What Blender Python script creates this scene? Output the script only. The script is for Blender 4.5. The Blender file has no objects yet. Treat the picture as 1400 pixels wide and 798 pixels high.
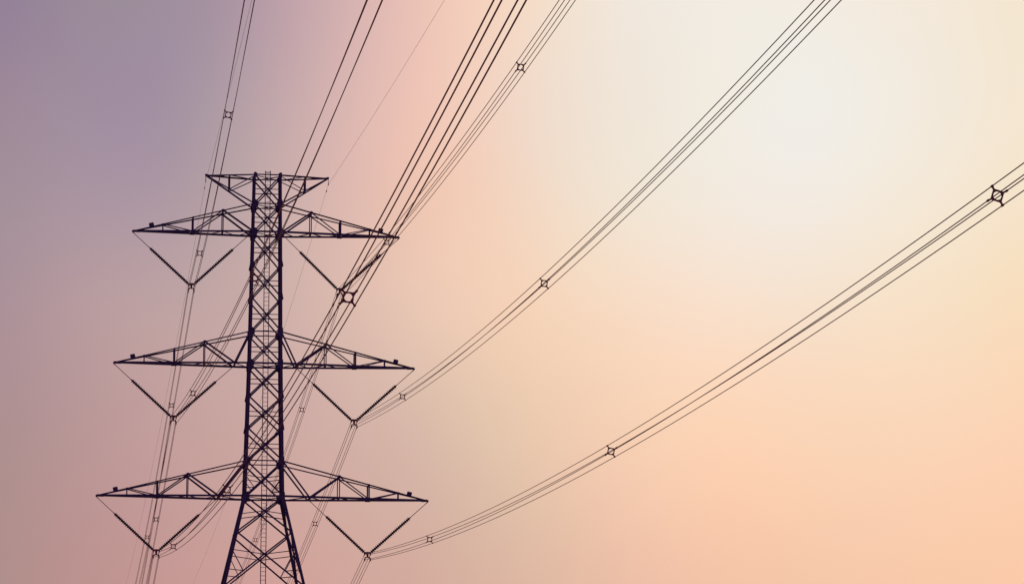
import bpy, bmesh, math, random
from mathutils import Vector, Matrix

random.seed(7)
scene = bpy.context.scene
C = scene.collection
R = math.radians

# ------------------------------------------------------------------ camera
# world: X across the power line, Y along it (away from the viewer), Z up, tower foot at the origin
EYE = 1.6
CAM_LOC = Vector((-18.386, -303.989, EYE))
YAW, PITCH, ROLL = 0.12477, 0.16734, 0.0024
fwd = Vector((math.sin(YAW) * math.cos(PITCH), math.cos(YAW) * math.cos(PITCH), math.sin(PITCH)))
right = Vector((math.cos(YAW), -math.sin(YAW), 0))
up = right.cross(fwd)
right2 = right * math.cos(ROLL) + up * math.sin(ROLL)
up2 = up * math.cos(ROLL) - right * math.sin(ROLL)
cam_data = bpy.data.cameras.new('camera')
cam_data.sensor_width = 36.0
cam_data.lens = 36.0 * 5300 / 1400
cam_data.clip_start = 0.5
cam_data.clip_end = 40000
cam = bpy.data.objects.new('camera', cam_data)
C.objects.link(cam)
cam.matrix_world = Matrix(((right2.x, up2.x, -fwd.x, CAM_LOC.x), (right2.y, up2.y, -fwd.y, CAM_LOC.y),
                           (right2.z, up2.z, -fwd.z, CAM_LOC.z), (0, 0, 0, 1)))
scene.camera = cam
scene.render.resolution_x, scene.render.resolution_y = 1024, 583
scene.view_settings.view_transform = 'Standard'
scene.view_settings.look = 'None'
scene.view_settings.exposure = 0.0
scene.view_settings.gamma = 1.0

# ------------------------------------------------------------------ sun and sky
SUN_EL, SUN_AZ = 12.8, 11.45          # degrees; azimuth measured from +Y towards +X
sun_dir = Vector((math.sin(R(SUN_AZ)) * math.cos(R(SUN_EL)), math.cos(R(SUN_AZ)) * math.cos(R(SUN_EL)), math.sin(R(SUN_EL))))
sun_data = bpy.data.lights.new('sun', 'SUN')
sun_data.energy = 2.0
sun_data.angle = R(0.5)
sun_data.color = (1.0, 0.86, 0.7)
sun = bpy.data.objects.new('sun', sun_data)
C.objects.link(sun)
sun.rotation_euler = sun_dir.to_track_quat('Z', 'Y').to_euler()
sun.location = (0, 0, 120)

def lin(c):
    c = c / 255.0
    return c / 12.92 if c <= 0.04045 else ((c + 0.055) / 1.055) ** 2.4

world = bpy.data.worlds.new('World')
scene.world = world
world.use_nodes = True
nt = world.node_tree
nt.nodes.clear()
N, LK = nt.nodes, nt.links
def node(kind, **kw):
    n = N.new(kind)
    for k, v in kw.items(): setattr(n, k, v)
    return n
def mth(op, a, b=None, c=None):
    n = node('ShaderNodeMath', operation=op)
    for i, v in enumerate((a, b, c)):
        if v is None: continue
        if isinstance(v, (int, float)): n.inputs[i].default_value = v
        else: LK.new(v, n.inputs[i])
    return n.outputs[0]
# dusk sky: compass direction and elevation around the hazy sun choose the colour
# (rows from the higher to the lower sky, columns from left of the sun to right of it)
AZ0, AZ1 = math.degrees(YAW) - 7.65, math.degrees(YAW) + 7.65
EL0, EL1 = 5.28, 13.89
SKY = [  # sRGB; rows at falling elevation, columns at rising azimuth
 [(147,129,153),(154,138,153),(158,142,157),(168,147,162),(193,163,170),(219,182,178),(240,200,184),(245,217,196),(242,228,213),(241,233,223),(242,236,226),(243,236,226),(244,234,222),(244,232,216),(244,230,208)],
 [(157,136,153),(159,141,158),(161,143,161),(173,154,164),(198,169,171),(223,185,178),(241,200,184),(242,215,198),(240,226,212),(241,232,220),(242,236,226),(241,238,231),(242,236,226),(243,233,218),(245,231,210)],
 [(163,143,154),(168,147,160),(171,150,163),(182,160,164),(203,174,171),(225,187,176),(240,200,180),(243,212,191),(242,224,206),(242,231,216),(243,234,223),(243,235,226),(244,234,220),(245,231,212),(246,228,203)],
 [(170,145,154),(180,153,158),(187,160,162),(194,166,165),(207,176,170),(222,188,175),(236,201,181),(244,209,184),(246,217,192),(248,222,201),(248,226,207),(246,227,208),(247,227,204),(247,225,198),(248,222,190)],
 [(173,144,148),(183,151,153),(192,158,157),(199,165,161),(206,172,166),(214,181,170),(223,192,173),(234,202,176),(243,208,181),(249,213,185),(252,216,188),(250,217,190),(250,218,190),(250,217,188),(251,215,183)],
 [(174,143,142),(184,148,147),(193,154,152),(200,161,156),(206,167,160),(210,174,163),(215,182,166),(225,192,169),(237,198,173),(246,203,175),(251,206,175),(250,208,177),(250,209,179),(251,209,178),(252,208,177)],
 [(176,143,139),(186,146,143),(195,151,147),(202,156,151),(208,162,154),(210,168,157),(213,174,159),(220,182,162),(230,188,165),(239,192,167),(244,196,167),(245,199,169),(247,201,170),(249,202,170),(251,202,169)],
]
def solve_spline(vals):      # control values whose uniform B-spline passes through vals (ends repeated)
    n = len(vals); c = list(vals)
    for _ in range(200):
        for i in range(n):
            l = c[max(i - 1, 0)]; r = c[min(i + 1, n - 1)]
            k = 4 + (1 if i == 0 else 0) + (1 if i == n - 1 else 0)
            s = (l if i > 0 else 0) + (r if i < n - 1 else 0)
            c[i] = (6 * vals[i] - s) / k
    return c
G = [[[lin(px[ch]) for px in row] for row in SKY] for ch in range(3)]
for ch in range(3):
    G[ch] = [solve_spline(r) for r in G[ch]]
    cols = [solve_spline([G[ch][r][c] for r in range(7)]) for c in range(15)]
    G[ch] = [[cols[c][r] for c in range(15)] for r in range(7)]
tc = node('ShaderNodeTexCoord')
sep = node('ShaderNodeSeparateXYZ'); LK.new(tc.outputs['Generated'], sep.inputs[0])
az = mth('MULTIPLY', mth('ARCTAN2', sep.outputs[0], sep.outputs[1]), 180 / math.pi)
el = mth('MULTIPLY', mth('ARCSINE', sep.outputs[2]), 180 / math.pi)
# faint, wide veils of cloud bend the colour bands a little
nz = node('ShaderNodeTexNoise'); nz.inputs['Scale'].default_value = 9.0; nz.inputs['Detail'].default_value = 3.0
LK.new(tc.outputs['Generated'], nz.inputs['Vector'])
nzc = mth('SUBTRACT', nz.outputs['Fac'], 0.5)
u = mth('DIVIDE', mth('SUBTRACT', mth('ADD', az, mth('MULTIPLY', nzc, 0.6)), AZ0), AZ1 - AZ0)
v = mth('DIVIDE', mth('SUBTRACT', mth('ADD', el, mth('MULTIPLY', nzc, 0.5)), EL0), EL1 - EL0)
def set_ramp(n, cols):
    cr = n.color_ramp; cr.interpolation = 'B_SPLINE'
    k = len(cols)
    while len(cr.elements) < k: cr.elements.new(0.5)
    for i, e in enumerate(cr.elements):
        e.position = i / (k - 1); e.color = (*cols[i], 1.0)
total = None
for r in range(7):
    ramp = node('ShaderNodeValToRGB'); LK.new(u, ramp.inputs[0])
    set_ramp(ramp, [tuple(G[ch][r][c] for ch in range(3)) for c in range(15)])
    wr = node('ShaderNodeValToRGB'); LK.new(v, wr.inputs[0])
    set_ramp(wr, [(1.0,) * 3 if (6 - i) == r else (0.0,) * 3 for i in range(7)])
    m = node('ShaderNodeVectorMath', operation='MULTIPLY')
    LK.new(ramp.outputs[0], m.inputs[0]); LK.new(wr.outputs[0], m.inputs[1])
    if total is None: total = m.outputs[0]
    else:
        a = node('ShaderNodeVectorMath', operation='ADD')
        LK.new(total, a.inputs[0]); LK.new(m.outputs[0], a.inputs[1]); total = a.outputs[0]
# away from the sunset the physical evening sky takes over
sky = node('ShaderNodeTexSky', sky_type='NISHITA')
sky.sun_disc = False
sky.sun_elevation = R(SUN_EL)
sky.sun_rotation = R(SUN_AZ)
sky.air_density = 1.0; sky.dust_density = 3.0; sky.ozone_density = 2.0
tint = node('ShaderNodeVectorMath', operation='MULTIPLY')
LK.new(sky.outputs[0], tint.inputs[0]); tint.inputs[1].default_value = (0.10, 0.056, 0.085)
dotn = node('ShaderNodeVectorMath', operation='DOT_PRODUCT')
LK.new(tc.outputs['Generated'], dotn.inputs[0]); dotn.inputs[1].default_value = tuple(fwd)
wf = node('ShaderNodeMapRange', interpolation_type='SMOOTHSTEP')
LK.new(dotn.outputs['Value'], wf.inputs['Value'])
wf.inputs['From Min'].default_value = math.cos(R(70)); wf.inputs['From Max'].default_value = math.cos(R(14))
mix = node('ShaderNodeMix', data_type='RGBA')
LK.new(wf.outputs[0], mix.inputs[0]); LK.new(tint.outputs[0], mix.inputs[6]); LK.new(total, mix.inputs[7])
bg = node('ShaderNodeBackground'); LK.new(mix.outputs[2], bg.inputs[0]); bg.inputs[1].default_value = 1.0
out = node('ShaderNodeOutputWorld'); LK.new(bg.outputs[0], out.inputs[0])

# ------------------------------------------------------------------ materials
def material(name, base, rough, metal=0.0, spec=0.4, noise=0.25, scale=3.0, bump=0.0):
    m = bpy.data.materials.new(name); m.use_nodes = True
    t = m.node_tree; b = t.nodes['Principled BSDF']
    b.inputs['Roughness'].default_value = rough
    b.inputs['Metallic'].default_value = metal
    b.inputs['Specular IOR Level'].default_value = spec
    co = t.nodes.new('ShaderNodeTexCoord')
    n = t.nodes.new('ShaderNodeTexNoise'); n.inputs['Scale'].default_value = scale; n.inputs['Detail'].default_value = 4.0
    t.links.new(co.outputs['Object'], n.inputs['Vector'])
    cr = t.nodes.new('ShaderNodeValToRGB')
    cr.color_ramp.elements[0].position = 0.3; cr.color_ramp.elements[1].position = 0.7
    cr.color_ramp.elements[0].color = (*[c * (1 - noise) for c in base], 1)
    cr.color_ramp.elements[1].color = (*[c * (1 + noise) for c in base], 1)
    t.links.new(n.outputs['Fac'], cr.inputs[0]); t.links.new(cr.outputs[0], b.inputs['Base Color'])
    if bump:
        bp = t.nodes.new('ShaderNodeBump'); bp.inputs['Strength'].default_value = bump
        t.links.new(n.outputs['Fac'], bp.inputs['Height']); t.links.new(bp.outputs[0], b.inputs['Normal'])
    return m
M_STEEL = material('weathered_steel', (0.115, 0.052, 0.165), 0.75, 0.0, 0.25, 0.3, 2.0)
M_PLATE = material('plate_steel', (0.11, 0.05, 0.155), 0.75, 0.0, 0.25, 0.3, 2.0)
M_WIRE = material('flare_tinted_aluminium', (0.33, 0.08, 0.115), 0.7, 0.0, 0.15, 0.2, 4.0)  # red cast of the sun flare is put into the cable colour
M_EARTH = material('earth_wire_steel', (0.16, 0.13, 0.14), 0.6, 0.0, 0.3, 0.2, 4.0)
M_GLAZE = material('dark_brown_porcelain', (0.085, 0.035, 0.085), 0.85, 0.0, 0.03, 0.15, 6.0)
M_FIT = material('forged_fittings', (0.32, 0.065, 0.11), 0.6, 0.0, 0.3, 0.25, 8.0)  # base colour carries the same painted-in flare red as the cables
M_CONC = material('concrete', (0.32, 0.3, 0.27), 0.9, 0.0, 0.2, 0.2, 1.5, 0.3)

def ground_material():
    m = bpy.data.materials.new('dry_grass_field'); m.use_nodes = True
    t = m.node_tree; b = t.nodes['Principled BSDF']
    b.inputs['Roughness'].default_value = 0.95
    co = t.nodes.new('ShaderNodeTexCoord')
    prev = None
    for sc, w in ((0.03, 0.5), (0.6, 0.3), (9.0, 0.2)):
        n = t.nodes.new('ShaderNodeTexNoise'); n.inputs['Scale'].default_value = sc; n.inputs['Detail'].default_value = 5
        t.links.new(co.outputs['Object'], n.inputs['Vector'])
        k = t.nodes.new('ShaderNodeMath'); k.operation = 'MULTIPLY_ADD'
        t.links.new(n.outputs['Fac'], k.inputs[0]); k.inputs[1].default_value = w
        if prev: t.links.new(prev, k.inputs[2])
        else: k.inputs[2].default_value = 0.0
        prev = k.outputs[0]
    cr = t.nodes.new('ShaderNodeValToRGB'); e = cr.color_ramp.elements
    e[0].position = 0.35; e[0].color = (0.13, 0.10, 0.05, 1)
    e[1].position = 0.65; e[1].color = (0.30, 0.17, 0.10, 1)
    x = e.new(0.5); x.color = (0.22, 0.15, 0.08, 1)
    t.links.new(prev, cr.inputs[0]); t.links.new(cr.outputs[0], b.inputs['Base Color'])
    bp = t.nodes.new('ShaderNodeBump'); bp.inputs['Strength'].default_value = 0.6
    t.links.new(prev, bp.inputs['Height']); t.links.new(bp.outputs[0], b.inputs['Normal'])
    return m

# ------------------------------------------------------------------ helpers
def link(name, me, mat, parent=None, loc=(0, 0, 0)):
    o = bpy.data.objects.new(name, me)
    if mat and not me.materials: me.materials.append(mat)
    C.objects.link(o); o.location = loc
    if parent is not None: o.parent = parent
    return o
def mesh(name, verts, faces):
    me = bpy.data.meshes.new(name); me.from_pydata([tuple(v) for v in verts], [], faces); me.update()
    return me
def thing(name, label, cat, loc=(0, 0, 0), group=None, rot=None):
    o = bpy.data.objects.new(name, None); C.objects.link(o); o.location = loc
    o.empty_display_size = 0.5
    if rot is not None: o.rotation_euler = rot
    tag(o, label, cat, group); return o
def tag(o, label, cat, group=None):
    o['label'] = label; o['category'] = cat
    if group: o['group'] = group
def basis(d, hint):
    d = d.normalized(); h = Vector(hint)
    a = h - d * h.dot(d)
    if a.length < 1e-4:
        h = Vector((0.3, 0.8, 0.2)); a = h - d * h.dot(d)
    a.normalize(); return a, d.cross(a)
def angle_bar(name, p, q, size, parent, hint, mat=None, t=None, flip=1, off=(0, 0, 0)):
    """rolled steel angle from p to q; its heel points along hint + side"""
    p, q = Vector(p), Vector(q); mid = (p + q) / 2
    size *= 1.28 if size < .11 else 1.25
    a, b = basis(q - p, hint); b = b * flip
    t = t or max(0.010, size * 0.11); s = size
    prof = [(0, 0), (-s, 0), (-s, -t), (-t, -t), (-t, -s), (0, -s)]
    cx, cy = (-0.35 * s, -0.35 * s)
    ring = [a * (x - cx) + b * (y - cy) for x, y in prof]
    vs = [p - mid + r for r in ring] + [q - mid + r for r in ring]
    f = [(i, (i + 1) % 6, (i + 1) % 6 + 6, i + 6) for i in range(6)]
    f += [(3, 2, 1, 0), (5, 4, 3, 0), (6, 7, 8, 9), (6, 9, 10, 11)]
    return link(name, mesh(name, vs, f), mat or M_STEEL, parent, mid + Vector(off))
def round_bar(vs, fs, p, q, r, n=8, r2=None):
    p, q = Vector(p), Vector(q); a, b = basis(q - p, (0.2, 0.1, 1)); k = len(vs)
    r2 = r if r2 is None else r2
    for c, rr in ((p, r), (q, r2)):
        for i in range(n):
            th = 2 * math.pi * i / n; vs.append(c + a * (rr * math.cos(th)) + b * (rr * math.sin(th)))
    fs += [(k + i, k + (i + 1) % n, k + n + (i + 1) % n, k + n + i) for i in range(n)]
    fs += [tuple(k + n - 1 - i for i in range(n)), tuple(k + n + i for i in range(n))]
def prism(vs, fs, outline, y0, y1):
    """outline in x,z extruded from y0 to y1 (convex or fan-able pieces)"""
    k = len(vs); n = len(outline)
    for y in (y0, y1):
        for x, z in outline: vs.append(Vector((x, y, z)))
    fs += [(k + i, k + (i + 1) % n, k + n + (i + 1) % n, k + n + i) for i in range(n)]
    fs += [tuple(k + n - 1 - i for i in range(n)), tuple(k + n + i for i in range(n))]
def plate(name, pts, thick, nrm, parent, mat=None):
    """flat plate with corner points pts, thickened along nrm"""
    pts = [Vector(p) for p in pts]; mid = sum(pts, Vector()) / len(pts); nv = Vector(nrm).normalized() * thick / 2
    n = len(pts); vs = [p - mid - nv for p in pts] + [p - mid + nv for p in pts]
    f = [(i, (i + 1) % n, (i + 1) % n + n, i + n) for i in range(n)] + [tuple(range(n - 1, -1, -1)), tuple(range(n, 2 * n))]
    return link(name, mesh(name, vs, f), mat or M_PLATE, parent, mid)

# ------------------------------------------------------------------ ground
gv, gf = [], []
RINGS = [0, 12, 40, 120, 350, 900, 2500, 7000, 20000]
gv.append(Vector((0, -150, 0)))
for r in RINGS[1:]:
    for i in range(48):
        th = 2 * math.pi * i / 48; gv.append(Vector((r * math.cos(th), -150 + r * math.sin(th), 0)))
gf += [(0, 1 + i, 1 + (i + 1) % 48) for i in range(48)]
for k in range(len(RINGS) - 2):
    a, b = 1 + k * 48, 1 + (k + 1) * 48
    gf += [(a + i, b + i, b + (i + 1) % 48, a + (i + 1) % 48) for i in range(48)]
ground = link('ground', mesh('ground', gv, gf), ground_material())
ground['kind'] = 'structure'

# ------------------------------------------------------------------ tower
H = {'t': 60.57, 'n': 58.224, '0': 55.949, 'm': 47.927, '1': 45.386, 'u': 37.633, '2': 34.838}
H = {k: v + EYE for k, v in H.items()}
WPTS = [(H['t'], 1.053), (H['n'], 1.085), (H['0'], 1.118), (H['m'], 1.230), (H['1'], 1.267), (H['u'], 1.444), (H['2'], 1.515), (0.0, 9.75)]
def wid(z):
    for (z1, w1), (z2, w2) in zip(WPTS, WPTS[1:]):
        if z >= z2 - 1e-6: return w1 + (w2 - w1) * (z1 - z) / (z1 - z2)
    return WPTS[-1][1]
LEVELS = [H['t'], H['n'], H['0'], 53.31 + EYE, 50.66 + EYE, H['m'], H['1'], 42.77 + EYE, 40.24 + EYE, H['u'], H['2'],
          31.95 + EYE, 27.62 + EYE, 23.2, 15.6, 7.0, 0.55]
tower = thing('transmission_tower', 'tall dark steel lattice pylon with three pairs of cross arms against the dusk sky', 'pylon')
def corner(sx, sy, z): w = wid(z); return Vector((sx * w, sy * w, z))

# legs: one long angle per straight run at every corner
for sx in (-1, 1):
    for sy in (-1, 1):
        runs = [(H['t'] + 0.12, H['0'], .125), (H['0'], H['1'], .145), (H['1'], H['2'], .16), (H['2'], 0.35, .185)]
        for za, zb, s in runs:
            zz = [z for z in (H['n'], H['m'], H['u']) if zb < z < za]
            seq = [za] + zz + [zb]
            for a, b in zip(seq, seq[1:]):
                angle_bar('leg', corner(sx, sy, a), corner(sx, sy, b), s, tower, (sx, 0, 0), flip=1 if sx * sy < 0 else -1)
        fx = corner(sx, sy, 0.0)
        vs, fs = [], []
        for w, z in ((0.9, -0.6), (0.9, 0.12), (0.42, 0.28), (0.36, 0.62)):
            k = len(vs); vs += [Vector((sx_ * w, sy_ * w, z)) for sx_, sy_ in ((-1, -1), (1, -1), (1, 1), (-1, 1))]
            if k: fs += [(k - 4 + i, k - 4 + (i + 1) % 4, k + (i + 1) % 4, k + i) for i in range(4)]
        fs += [(3, 2, 1, 0), (12, 13, 14, 15)]
        link('footing', mesh('footing', vs, fs), M_CONC, tower, fx)

FACES = [((-1, -1), (1, -1), (0, -1, 0)), ((1, 1), (-1, 1), (0, 1, 0)), ((-1, 1), (-1, -1), (-1, 0, 0)), ((1, -1), (1, 1), (1, 0, 0))]
def lerp(a, b, t): return a + (b - a) * t
def face_pt(cl, cr, z, t): return lerp(corner(*cl, z), corner(*cr, z), t)
for i, (za, zb) in enumerate(zip(LEVELS, LEVELS[1:])):
    big = za <= H['2'] + 0.01
    s = 0.085 if za > H['1'] else 0.092
    if big: s = 0.094
    wa, wb = wid(za), wid(zb)
    t = wa / (wa + wb); zc = za - (za - zb) * t
    for cl, cr, n in FACES:
        nv = Vector(n)
        A, B, A2, B2 = corner(*cl, za), corner(*cr, za), corner(*cl, zb), corner(*cr, zb)
        angle_bar('brace', A - nv * 0.04, B2 - nv * 0.04, s, tower, n)
        angle_bar('brace', B + nv * 0.04, A2 + nv * 0.04, s, tower, n)
        X = (lerp(A, B2, t))
        plate('gusset_plate', [X + nv * 0.0 + Vector(v) for v in ([(-.1, 0, -.1), (.1, 0, -.1), (.1, 0, .1), (-.1, 0, .1)] if n[0] == 0 else [(0, -.1, -.1), (0, .1, -.1), (0, .1, .1), (0, -.1, .1)])], 0.05, n, tower)
        if za > H['u'] + 0.1 or (H['2'] - 0.1 < za < H['2'] + 0.1):     # thin strut through the crossing
            zl = zc if not big else (za + zb) / 2
            angle_bar('strut', corner(*cl, zl) - nv * .03, X - nv * .03, 0.05, tower, (0, 0, 1))
            angle_bar('strut', X - nv * .03, corner(*cr, zl) - nv * .03, 0.05, tower, (0, 0, 1))
        else:                                    # hip struts and stub braces of the taller panels
            zl = zc + 0.08 * (za - zb)
            zm = zc - 0.28 * (za - zb)
            for c1, P, Q in ((cl, A, B), (cr, B, A)):
                L1, L2 = corner(*c1, zl) - nv * .03, corner(*c1, zm) - nv * .03
                foot = A2 if c1 == cl else B2
                low = lerp(X, foot, 0.52) - nv * .03
                angle_bar('strut', L1, X - nv * .03, 0.05, tower, (0, 0, 1))
                angle_bar('strut', L1, low, 0.05, tower, (0, 0, 1))
                angle_bar('strut', L2, low, 0.05, tower, (0, 0, 1))
        # node plates and level struts
        if za in (H['t'], H['n'], H['0'], H['m'], H['1'], H['u'], H['2']):
            thick = 0.11 if za in (H['0'], H['1'], H['2']) else 0.07
            angle_bar('level_strut', A + nv * .012, B + nv * .012, thick, tower, n)
    # gussets on the front and back of each leg
    for sx in (-1, 1):
        for sy in (-1, 1):
            c = corner(sx, sy, za) + Vector((0, sy * 0.03, 0))
            if za in (H['n'], H['0'], H['m'], H['1'], H['u'], H['2']): g = 0.33
            elif za == H['t']: g = 0.2
            else: g = 0.195
            if i == len(LEVELS) - 1: continue
            k = g * .5
            plate('gusset_plate', [c + Vector((sx * a, 0, b)) for a, b in ((k * .7, -g), (k * .7, g), (-k, g), (-g * 1.05, k), (-g * 1.05, -k), (-k, -g))], 0.03, (0, 1, 0), tower)
            if g < .2 and za > H['2']:      # side face gussets stick out past the leg heel
                c2 = corner(sx, sy, za) + Vector((sx * 0.05, 0, 0))
                plate('gusset_plate', [c2 + Vector((0, 0, .5)), c2 + Vector((sx * .1, 0, -.02)), c2 + Vector((sx * .1, 0, -.16)), c2 + Vector((0, 0, -.16))], 0.02, (0, 1, 0), tower)

# plan bracing inside the body at the arm levels
for z in (H['t'], H['n'], H['0'], H['1'], H['2']):
    angle_bar('plan_brace', corner(-1, -1, z - .05), corner(1, 1, z - .05), 0.055, tower, (0, 0, 1))
    angle_bar('plan_brace', corner(1, -1, z - .11), corner(-1, 1, z - .11), 0.055, tower, (0, 0, 1))

# climbing ladder up the near face
ladder_y = lambda z: -wid(max(z, H['2'])) + 0.06
lz = [H['t'] + 0.32, H['0'], H['1'], H['2'], 0.4]
for sx in (-1, 1):
    for a, b in zip(lz, lz[1:]):
        angle_bar('ladder_rail', (sx * .205, ladder_y(a), a), (sx * .205, ladder_y(b), b), 0.05, tower, (sx, 0, 0))
vs, fs = [], []
z = 0.7; k = 0
while z < H['t'] + 0.3:
    round_bar(vs, fs, (-.19, ladder_y(z), z), (.19, ladder_y(z), z), 0.018, 6); z += 0.335
rung = link('ladder_rungs', mesh('ladder_rungs', vs, fs), M_STEEL, tower); rung['kind'] = 'stuff'
vs, fs = [], []
round_bar(vs, fs, (-.2, ladder_y(70), H['t'] + .3), (0, ladder_y(70), H['t'] + .2), 0.02, 6)
round_bar(vs, fs, (0, ladder_y(70), H['t'] + .2), (.2, ladder_y(70), H['t'] + .3), 0.02, 6)
link('ladder_top_hoop', mesh('ladder_top_hoop', vs, fs), M_STEEL, tower)

ARM = [('0', 'n', 10.601), ('1', 'm', 11.891), ('2', 'u', 13.051)]
STEP = 2.365
SIDE = {-1: 'left', 1: 'right'}
TIER = ['top', 'middle', 'bottom']
INNER_X = {}
for lv, (kb, kt, L) in enumerate(ARM):
    zb, zt = H[kb], H[kt]; w0, wt = wid(zb), wid(zt)
    for sx in (-1, 1):
        # the arm itself: its forked tip plate, carrying every member as a sub-part
        vs, fs = [], []
        prism(vs, fs, [(sx * (L - .55), zb - .09), (sx * (L + .06), zb - .09), (sx * (L + .08), zb + .02), (sx * (L - .02), zb + .09), (sx * (L - .55), zb + .09)], -.05, .05)
        arm = link('cross_arm', mesh('cross_arm', vs, fs), M_PLATE, tower)
        arm['label'] = f'{TIER[lv]} {SIDE[sx]} lattice cross arm tapering to its tip'
        top_at = lambda x, sy: Vector((sx * x, sy * (wt * (L - x) / (L - wt)), zb + (zt - zb) * (L - x) / (L - wt)))
        bot_at = lambda x, sy: Vector((sx * x, sy * (w0 * (L - x) / (L - w0)), zb))
        xs = [L - STEP * k for k in (1, 2, 3, 4)]        # T1, B1, T2, B2
        if lv == 0: xs[3] = w0
        for sy in (-1, 1):
            n = (0, sy, 0); nv = Vector(n)
            angle_bar('bottom_chord', bot_at(w0, sy), bot_at(L - .05, sy), 0.125, arm, (0, 0, -1), flip=sy)
            angle_bar('top_chord', top_at(wt, sy), top_at(L - .05, sy), 0.078, arm, (0, 0, 1), flip=sy)
            T1, B1, T2, B2 = top_at(xs[0], sy), bot_at(xs[1], sy), top_at(xs[2], sy), bot_at(xs[3], sy)
            angle_bar('diagonal', T1, B1, 0.06, arm, n)
            angle_bar('diagonal', B1, T2, 0.072, arm, n)
            angle_bar('diagonal', T2, B2, 0.105, arm, n)
            angle_bar('post', T1, bot_at(xs[0], sy), 0.05, arm, n)
            angle_bar('post', top_at(xs[1], sy), B1, 0.085, arm, n)
            angle_bar('post', T2, bot_at(xs[2], sy), 0.06, arm, n)
            if lv > 0: angle_bar('knee_brace', B2, corner(sx, sy, zt), 0.105, arm, n)
            for P, g in ((B1, .2), (T2, .16), (top_at(xs[1], sy), .09), (T1, .1)):
                P = P + nv * .03
                plate('gusset_plate', [P + Vector((a, 0, b)) for a, b in ((-g, -g * .5), (g, -g * .5), (g * .8, g * .4), (0, g * .75), (-g * .8, g * .4))], 0.025, n, arm)
        # cross ties and plan zigzag between the near and far trusses
        seq = [L - STEP * 1.0, L - STEP * 1.55, xs[1], L - STEP * 2.5, xs[2], L - STEP * 3.5, max(xs[3], w0 + .05)]
        if lv: seq.append(w0)
        for k, x in enumerate(seq[:-1]):
            sy = 1 if k % 2 else -1
            angle_bar('plan_brace', bot_at(x, sy), bot_at(seq[k + 1], -sy), 0.05, arm, (0, 0, 1))
        for x in (xs[1], xs[2], xs[3] if lv else w0 + .25):
            angle_bar('cross_tie', bot_at(x, -1), bot_at(x, 1), 0.07, arm, (0, 0, -1))
        for x in (xs[0], xs[1], xs[2]):
            angle_bar('cross_tie', top_at(x, -1), top_at(x, 1), 0.06, arm, (0, 0, 1))
        INNER_X[(lv, sx)] = xs[3] if lv else w0 + .25
        # small marker box sitting on the top chord near the tip
        bx = L - 1.5; tb = top_at(bx, -1); sl = math.atan2(zt - zb, L - wt) * sx
        vs, fs = [], []
        prism(vs, fs, [(-.19, .03), (.19, .03), (.19, .27), (.15, .30), (-.15, .30), (-.19, .27)], -.13, .13)
        prism(vs, fs, [(-.13, -.03), (-.08, -.03), (-.08, .035), (-.13, .035)], -.1, .1)
        prism(vs, fs, [(.08, -.03), (.13, -.03), (.13, .035), (.08, .035)], -.1, .1)
        mb = link('marker_box', mesh('marker_box', vs, fs), M_PLATE, arm, (tb.x, 0, tb.z + .03)); mb.rotation_euler = (0, sl, 0)

# earth wire peaks
LP, HP = 4.899, 60.593 + EYE
for sx in (-1, 1):
    vs, fs = [], []
    prism(vs, fs, [(sx * (LP - .3), HP - .07), (sx * (LP + .04), HP - .07), (sx * (LP + .06), HP + .12), (sx * (LP - .02), HP + .12), (sx * (LP - .3), HP + .06)], -.05, .05)
    arm = link('peak_arm', mesh('peak_arm', vs, fs), M_PLATE, tower)
    arm['label'] = f'{SIDE[sx]} earth wire arm at the tower top'
    wt, wn, zt, zn = wid(H['t']), wid(H['n']), H['t'], H['n']
    top_at = lambda x, sy: Vector((sx * x, sy * wt * (LP - x) / (LP - wt), zt + (HP - zt) * (x - wt) / (LP - wt)))
    bot_at = lambda x, sy: Vector((sx * x, sy * wn * (LP - x) / (LP - wn), zn + (HP - zn) * (x - wn) / (LP - wn)))
    xm = 3.02
    for sy in (-1, 1):
        n = (0, sy, 0)
        angle_bar('top_chord', top_at(wt, sy), top_at(LP - .05, sy), 0.09, arm, (0, 0, 1), flip=sy)
        angle_bar('bottom_chord', bot_at(wn, sy), bot_at(LP - .05, sy), 0.09, arm, (0, 0, -1), flip=sy)
        angle_bar('post', top_at(xm, sy), bot_at(xm, sy), 0.075, arm, n)
        angle_bar('diagonal', bot_at(xm, sy), corner(sx, sy, H['t'] - .1), 0.055, arm, n)
    for a, b, s in ((wt + .05, xm, 1), (xm, (xm + LP) / 2, -1)):
        angle_bar('plan_brace', top_at(a, s), top_at(b, -s), 0.05, arm, (0, 0, 1))
    angle_bar('cross_tie', top_at(xm, -1), top_at(xm, 1), 0.05, arm, (0, 0, 1))
    angle_bar('cross_tie', bot_at(xm, -1), bot_at(xm, 1), 0.05, arm, (0, 0, -1))

# ------------------------------------------------------------------ conductors
SF, KF, SB, KB = -0.09055, 0.00018, -0.08284, 0.00017
PHF, PHB, DROP = -0.00478, 0.00457, 4.54214
PH = {  # tier, side: offset, height correction, slope change, swing of the near span in plan
 (0, -1): (5.899, .0526, -.00073, -.01781), (1, -1): (7.149, .0297, -.00296, .0014), (2, -1): (8.304, -.0169, -.00166, .00139),
 (0, 1): (5.899, -.0695, -.00105, .00059), (1, 1): (7.149, -.0137, -.00407, 0.0), (2, 1): (8.304, .0178, .01017, .00966)}
ARMZ = [H['0'], H['1'], H['2']]
def phase_point(key, s):
    """centre of the four-wire bundle; s < 0 towards the viewer, s > 0 beyond the tower"""
    lv, sx = key; c, dd, ds, da = PH[key]; a = abs(s)
    if s < 0: ph, sl, k, dy = PHF + da, SF + ds, KF, -1
    else: ph, sl, k, dy = PHB, SB, KB, 1
    return Vector((sx * c + math.sin(ph) * a, dy * a * math.cos(ph), ARMZ[lv] - DROP + dd + sl * a + k * a * a))
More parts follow.
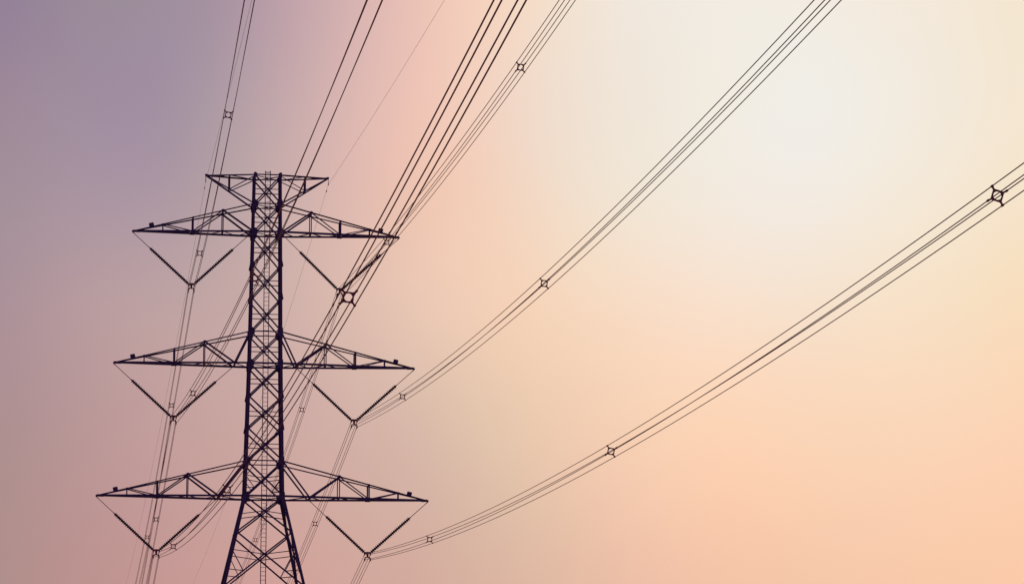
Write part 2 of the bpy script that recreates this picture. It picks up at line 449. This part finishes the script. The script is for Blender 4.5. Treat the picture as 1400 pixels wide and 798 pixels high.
ROLL_RATE = {(0, -1): .09, (1, -1): .13, (2, -1): .035, (0, 1): .05, (1, 1): .05, (2, 1): .085}   # degrees per metre of near span
def bundle_roll(key, s):
    return R(ROLL_RATE[key] * min(-s, 250)) if s < 0 else 0.0
def tube(path, r, n=6):
    vs, fs = [], []
    for i, p in enumerate(path):
        d = path[min(i + 1, len(path) - 1)] - path[max(i - 1, 0)]
        a, b = basis(d, (0, 0, 1))
        for j in range(n):
            th = 2 * math.pi * j / n; vs.append(p + a * (r * math.cos(th)) + b * (r * math.sin(th)))
    for i in range(len(path) - 1):
        fs += [(i * n + j, i * n + (j + 1) % n, (i + 1) * n + (j + 1) % n, (i + 1) * n + j) for j in range(n)]
    me = mesh('wire', vs, fs)
    me.polygons.foreach_set('use_smooth', [True] * len(me.polygons)); return me
S_ALL = [-500 + 5 * i for i in range(97)] + [-12, -8, -4, -2, -1, -.4, 0, .4, 1, 2, 4, 8, 12] + [20 + 5 * i for i in range(97)]
HALF = .225
POSN = {(-1, 1): 'upper left', (1, 1): 'upper right', (-1, -1): 'lower left', (1, -1): 'lower right'}
for key in PH:
    lv, sx = key
    base = phase_point(key, 0)
    for (ox, oz), word in POSN.items():
        path = []
        for s in S_ALL:
            th = bundle_roll(key, s); c_, s_ = math.cos(th), math.sin(th)
            path.append(phase_point(key, s) - base + Vector((HALF * (ox * c_ + oz * s_), 0, HALF * (oz * c_ - ox * s_))))
        o = link('conductor_wire', tube(path, 0.0188), M_WIRE, None, base)
        rods = tube([p for s, p in zip(S_ALL, path) if abs(s) <= 1.01], 0.030)
        rods.name = 'armour_rods'; link('armour_rods', rods, M_FIT, o)
        tag(o, f'{word} cable of the four cable bundle held by the {TIER[lv]} {SIDE[sx]} V shaped insulator', 'power line', 'bundled power line cables')

# earth wires
EARTH = {-1: (-.0599, .00013, -.00478 - .00523), 1: (-.06, .00013, -.00478 + .01681)}
for sx in (-1, 1):
    tip = Vector((sx * LP, 0, HP - .48)); path = []
    ef, ek, ph = EARTH[sx]
    for s in S_ALL:
        a = abs(s)
        if s < 0: p = Vector((math.sin(ph) * a, -a * math.cos(ph), ef * a + ek * a * a))
        else: p = Vector((math.sin(PHB) * a, a * math.cos(PHB), -.05646 * a + .00011 * a * a))
        path.append(p)
    o = link('earth_wire', tube(path, 0.0085), M_EARTH, None, tip)
    tag(o, f'thin single earth wire running through the {SIDE[sx]} tip of the tower top', 'earth wire', 'earth wires')
    # hanger and clamp
    t = thing('earth_wire_clamp', f'small clamp hanging from the {SIDE[sx]} tip of the tower top', 'clamp', (sx * LP, 0, HP), 'earth wire clamps')
    vs, fs = [], []
    round_bar(vs, fs, (0, 0, -.05), (0, 0, -.42), .022, 8)
    link('link_rod', mesh('link_rod', vs, fs), M_FIT, t)
    vs, fs = [], []
    k = [(-.17, -.455, .025), (-.08, -.40, .035), (.08, -.40, .035), (.17, -.455, .025), (.17, -.49, .025), (.08, -.54, .035), (-.08, -.54, .035), (-.17, -.49, .025)]
    for sgn in (-1, 1):
        for y, z_, x_ in k: vs.append(Vector((sgn * x_, y, z_)))
    fs += [(i, (i + 1) % 8, (i + 1) % 8 + 8, i + 8) for i in range(8)] + [tuple(range(7, -1, -1)), tuple(range(8, 16))]
    link('clamp_body', mesh('clamp_body', vs, fs), M_FIT, t)
    # weights of the vibration damper hung under the wire just beyond the clamp
    sgn = 1
    dp = Vector((math.sin(PHB) * 1.9, 1.9, -.05646 * 1.9)) + tip
    d = thing('vibration_damper', f'small weight damper on the earth wire below the {SIDE[sx]} tip of the tower top', 'damper', dp, 'vibration dampers')
    vs, fs = [], []
    round_bar(vs, fs, (0, -.2, -.07), (0, .2, -.07), .008, 6)
    link('messenger_cable', mesh('messenger_cable', vs, fs), M_FIT, d)
    for e in (-1, 1):
        vs, fs = [], []
        round_bar(vs, fs, (0, e * .1, -.07), (0, e * .25, -.07), .03, 8, .045)
        link('weight', mesh('weight', vs, fs), M_FIT, d)
    vs, fs = [], []
    prism(vs, fs, [(-.02, -.09), (.02, -.09), (.025, .02), (-.025, .02)], -.02, .02)
    link('damper_clamp', mesh('damper_clamp', vs, fs), M_FIT, d)

# ------------------------------------------------------------------ V strings
N_SHED, PITCH_S = 24, 0.170
def string_mesh():
    prof = [(0.0, .045)]
    for i in range(N_SHED):
        z0 = .06 + i * PITCH_S
        prof += [(z0, .075), (z0 + .03, .155), (z0 + .065, .150), (z0 + .08, .082)]
    prof.append((.06 + N_SHED * PITCH_S + .02, .045))
    n = 10; vs, fs = [], []
    for z_, r in prof:
        for j in range(n):
            th = 2 * math.pi * j / n; vs.append(Vector((r * math.cos(th), r * math.sin(th), z_)))
    for i in range(len(prof) - 1):
        fs += [(i * n + j, i * n + (j + 1) % n, (i + 1) * n + (j + 1) % n, (i + 1) * n + j) for j in range(n)]
    fs += [tuple(range(n - 1, -1, -1)), tuple((len(prof) - 1) * n + j for j in range(n))]
    return mesh('insulator_string', vs, fs)
STRING = string_mesh(); STR_LEN = .06 + N_SHED * PITCH_S + .02
def yoke_mesh():
    vs, fs = [], []
    prism(vs, fs, [(-.31, .25), (.31, .25), (.29, .36), (.21, .41), (-.21, .41), (-.29, .36)], -.03, .03)      # top bar
    prism(vs, fs, [(-.07, -.02), (.07, -.02), (.09, .252), (-.09, .252)], -.018, .018)                        # web
    prism(vs, fs, [(-.12, -.03), (-.05, .05), (.05, .05), (.12, -.03), (.06, -.06), (-.06, -.06)], -.021, .021)
    for e in (-1, 1):                                                                                          # lower arch and hangers
        o1 = [(.1, -.09), (.11, .03), (.21, -.01), (.27, -.12), (.2, -.16), (.17, -.13)]
        prism(vs, fs, [(e * x, z_) for x, z_ in (o1 if e > 0 else o1[::-1])], -.019, .019)
        h = [(.19, -.22), (.26, -.22), (.26, -.13), (.19, -.13)]
        prism(vs, fs, [(e * x, z_) for x, z_ in (h if e > 0 else h[::-1])], -.017, .017)
        h = [(.19, .22), (.26, .22), (.26, .27), (.19, .27)]
        prism(vs, fs, [(e * x, z_) for x, z_ in (h if e > 0 else h[::-1])], -.017, .017)
    return mesh('yoke_plate', vs, fs)
YOKE = yoke_mesh()
def clamp_mesh():
    k = [(-.24, .0, .03), (-.14, .075, .045), (.14, .075, .045), (.24, .0, .03), (.24, -.04, .03), (.12, -.08, .05), (-.12, -.08, .05), (-.24, -.04, .03)]
    vs = [Vector((sgn * x, y, z_)) for sgn in (-1, 1) for y, z_, x in k]
    fs = [(i, (i + 1) % 8, (i + 1) % 8 + 8, i + 8) for i in range(8)] + [tuple(range(7, -1, -1)), tuple(range(8, 16))]
    return mesh('suspension_clamp', vs, fs)
CLAMP = clamp_mesh()
for key in PH:
    lv, sx = key; c = phase_point(key, 0)
    t = thing('v_string_insulator', f'V shaped pair of ribbed insulator strings hanging below the {TIER[lv]} {SIDE[sx]} cross arm', 'insulator', c, 'V shaped insulators')
    link('yoke_plate', YOKE, M_FIT, t)
    L = ARM[lv][2]
    for xo, lo in ((sx * (L + .02), .20), (sx * INNER_X[(lv, sx)], .20)):
        e = 1 if xo > c.x else -1
        p = Vector((e * .2, 0, .31))
        q = Vector((xo, 0, ARMZ[lv] - .08)) - c
        d = (q - p).normalized()
        s = link('insulator_string', STRING, M_GLAZE, t, p + d * .08)
        s.rotation_euler = d.to_track_quat('Z', 'Y').to_euler()
        vs, fs = [], []
        round_bar(vs, fs, p, p + d * .09, .03, 8)
        link('ball_socket', mesh('ball_socket', vs, fs), M_FIT, t)
        vs, fs = [], []
        a = p + d * (.08 + STR_LEN); r0 = a
        round_bar(vs, fs, a, a + d * .12, .04, 8, .03)
        round_bar(vs, fs, a + d * .12, q, .027, 8)
        round_bar(vs, fs, q - d * .22, q, .035, 8)
        link('link_rod', mesh('link_rod', vs, fs), M_FIT, t)
    for (ox, oz) in POSN:
        link('suspension_clamp', CLAMP, M_FIT, t, (ox * HALF, 0, oz * HALF))

# ------------------------------------------------------------------ spacers
def ring_mesh():
    n = 16; vs, fs = [], []; y0 = .028
    outer = []
    for j in range(n):
        th = 2 * math.pi * j / n; c_, s_ = math.cos(th), math.sin(th)
        r = .168 / max(abs(c_), abs(s_)); r = min(r, .234); outer.append((r * c_, r * s_))
    inner = [(.126 * math.cos(2 * math.pi * j / n), .126 * math.sin(2 * math.pi * j / n)) for j in range(n)]
    for y in (-y0, y0):
        for x, z_ in outer: vs.append(Vector((x, y, z_)))
        for x, z_ in inner: vs.append(Vector((x, y, z_)))
    for j in range(n):
        k = (j + 1) % n
        fs += [(j, k, n + k, n + j), (2 * n + k, 2 * n + j, 3 * n + j, 3 * n + k), (k, j, 2 * n + j, 2 * n + k), (n + j, n + k, 3 * n + k, 3 * n + j)]
    return mesh('spacer_frame', vs, fs)
def arm_mesh():
    vs, fs = [], []
    # arm along +x then turned 45 degrees; from the frame corner out to the cable clamp
    a = [(.19, -.032), (.285, -.022), (.285, .022), (.19, .032)]
    prism(vs, fs, a, -.024, .024)
    b = [(.28 + .0, -.026), (.30, -.036), (.335, -.036), (.352, -.02), (.352, .02), (.335, .036), (.30, .036), (.28, .026)]
    prism(vs, fs, b, -.06, .06)
    rot = Matrix.Rotation(R(45), 3, 'Y')
    return mesh('clamp_arm', [rot @ v_ for v_ in vs], fs)
RING, SARM = ring_mesh(), arm_mesh()
SPACERS = [  # tier, side, distance along the line, words
 (0, -1, -30.4, 'small spacer on the top left cables just under the top cross arm'),
 (0, -1, -99.2, 'spacer on the leftmost cables high above the tower, alone in the violet sky'),
 (1, -1, -39.4, 'small spacer beside the inner string of the middle left V insulator'),
 (1, -1, -115.5, 'spacer seen behind the left leg of the tower below the top cross arms'),
 (2, -1, -38.8, 'small spacer beside the clamp of the bottom left V insulator, on cables sweeping right'),
 (2, -1, -114.8, 'spacer seen through the knee of the bottom left cross arm, by the tower leg'),
 (2, -1, -189.1, 'big round holed spacer right beside the clamp of the top right V insulator'),
 (0, 1, -42.5, 'spacer just under the tip of the top right cross arm'),
 (0, 1, -117.5, 'spacer on the fan of four thin cables at the top middle of the sky'),
 (1, 1, -41.8, 'small spacer beside the middle right V insulator on cables rising right'),
 (1, 1, -117.6, 'spacer halfway up the middle right cables, in the open cream sky'),
 (2, 1, -45.2, 'small spacer beside the bottom right V insulator on cables rising right'),
 (2, 1, -124.1, 'spacer halfway along the lowest right cables, in the open peach sky'),
 (2, 1, -196.4, 'large spacer on the lowest right cables by the right edge of the sky'),
 (0, -1, 44.0, 'tiny spacer directly above the clamp of the middle left V insulator'),
 (0, -1, 119.1, 'tiny spacer left of the bottom left V insulator, the leftmost of its pair'),
 (1, -1, 42.6, 'tiny spacer above the clamp of the bottom left V insulator, under the cross arm'),
 (0, 1, 44.2, 'tiny spacer between tower and middle right V insulator, below the middle cross arm'),
 (0, 1, 119.1, 'faint tiny spacer seen through the lattice between the spreading tower legs'),
 (1, 1, 43.3, 'tiny spacer between tower and bottom right V insulator, below the bottom cross arm'),
]
for lv, sx, s, words in SPACERS:
    p = phase_point((lv, sx), s); dv = phase_point((lv, sx), s + .5) - phase_point((lv, sx), s - .5)
    t = thing('spacer', words, 'cable spacer', p, 'spacers clamped across the cable bundles')
    t.rotation_euler = (Matrix.Rotation(math.atan2(-dv.x, dv.y), 3, 'Z') @ Matrix.Rotation(math.atan2(dv.z, dv.y), 3, 'X') @ Matrix.Rotation(bundle_roll((lv, sx), s), 3, 'Y')).to_euler()
    link('spacer_frame', RING, M_FIT, t)
    for k in range(4):
        o = link('clamp_arm', SARM, M_FIT, t); o.rotation_euler = (0, R(90 * k), 0)
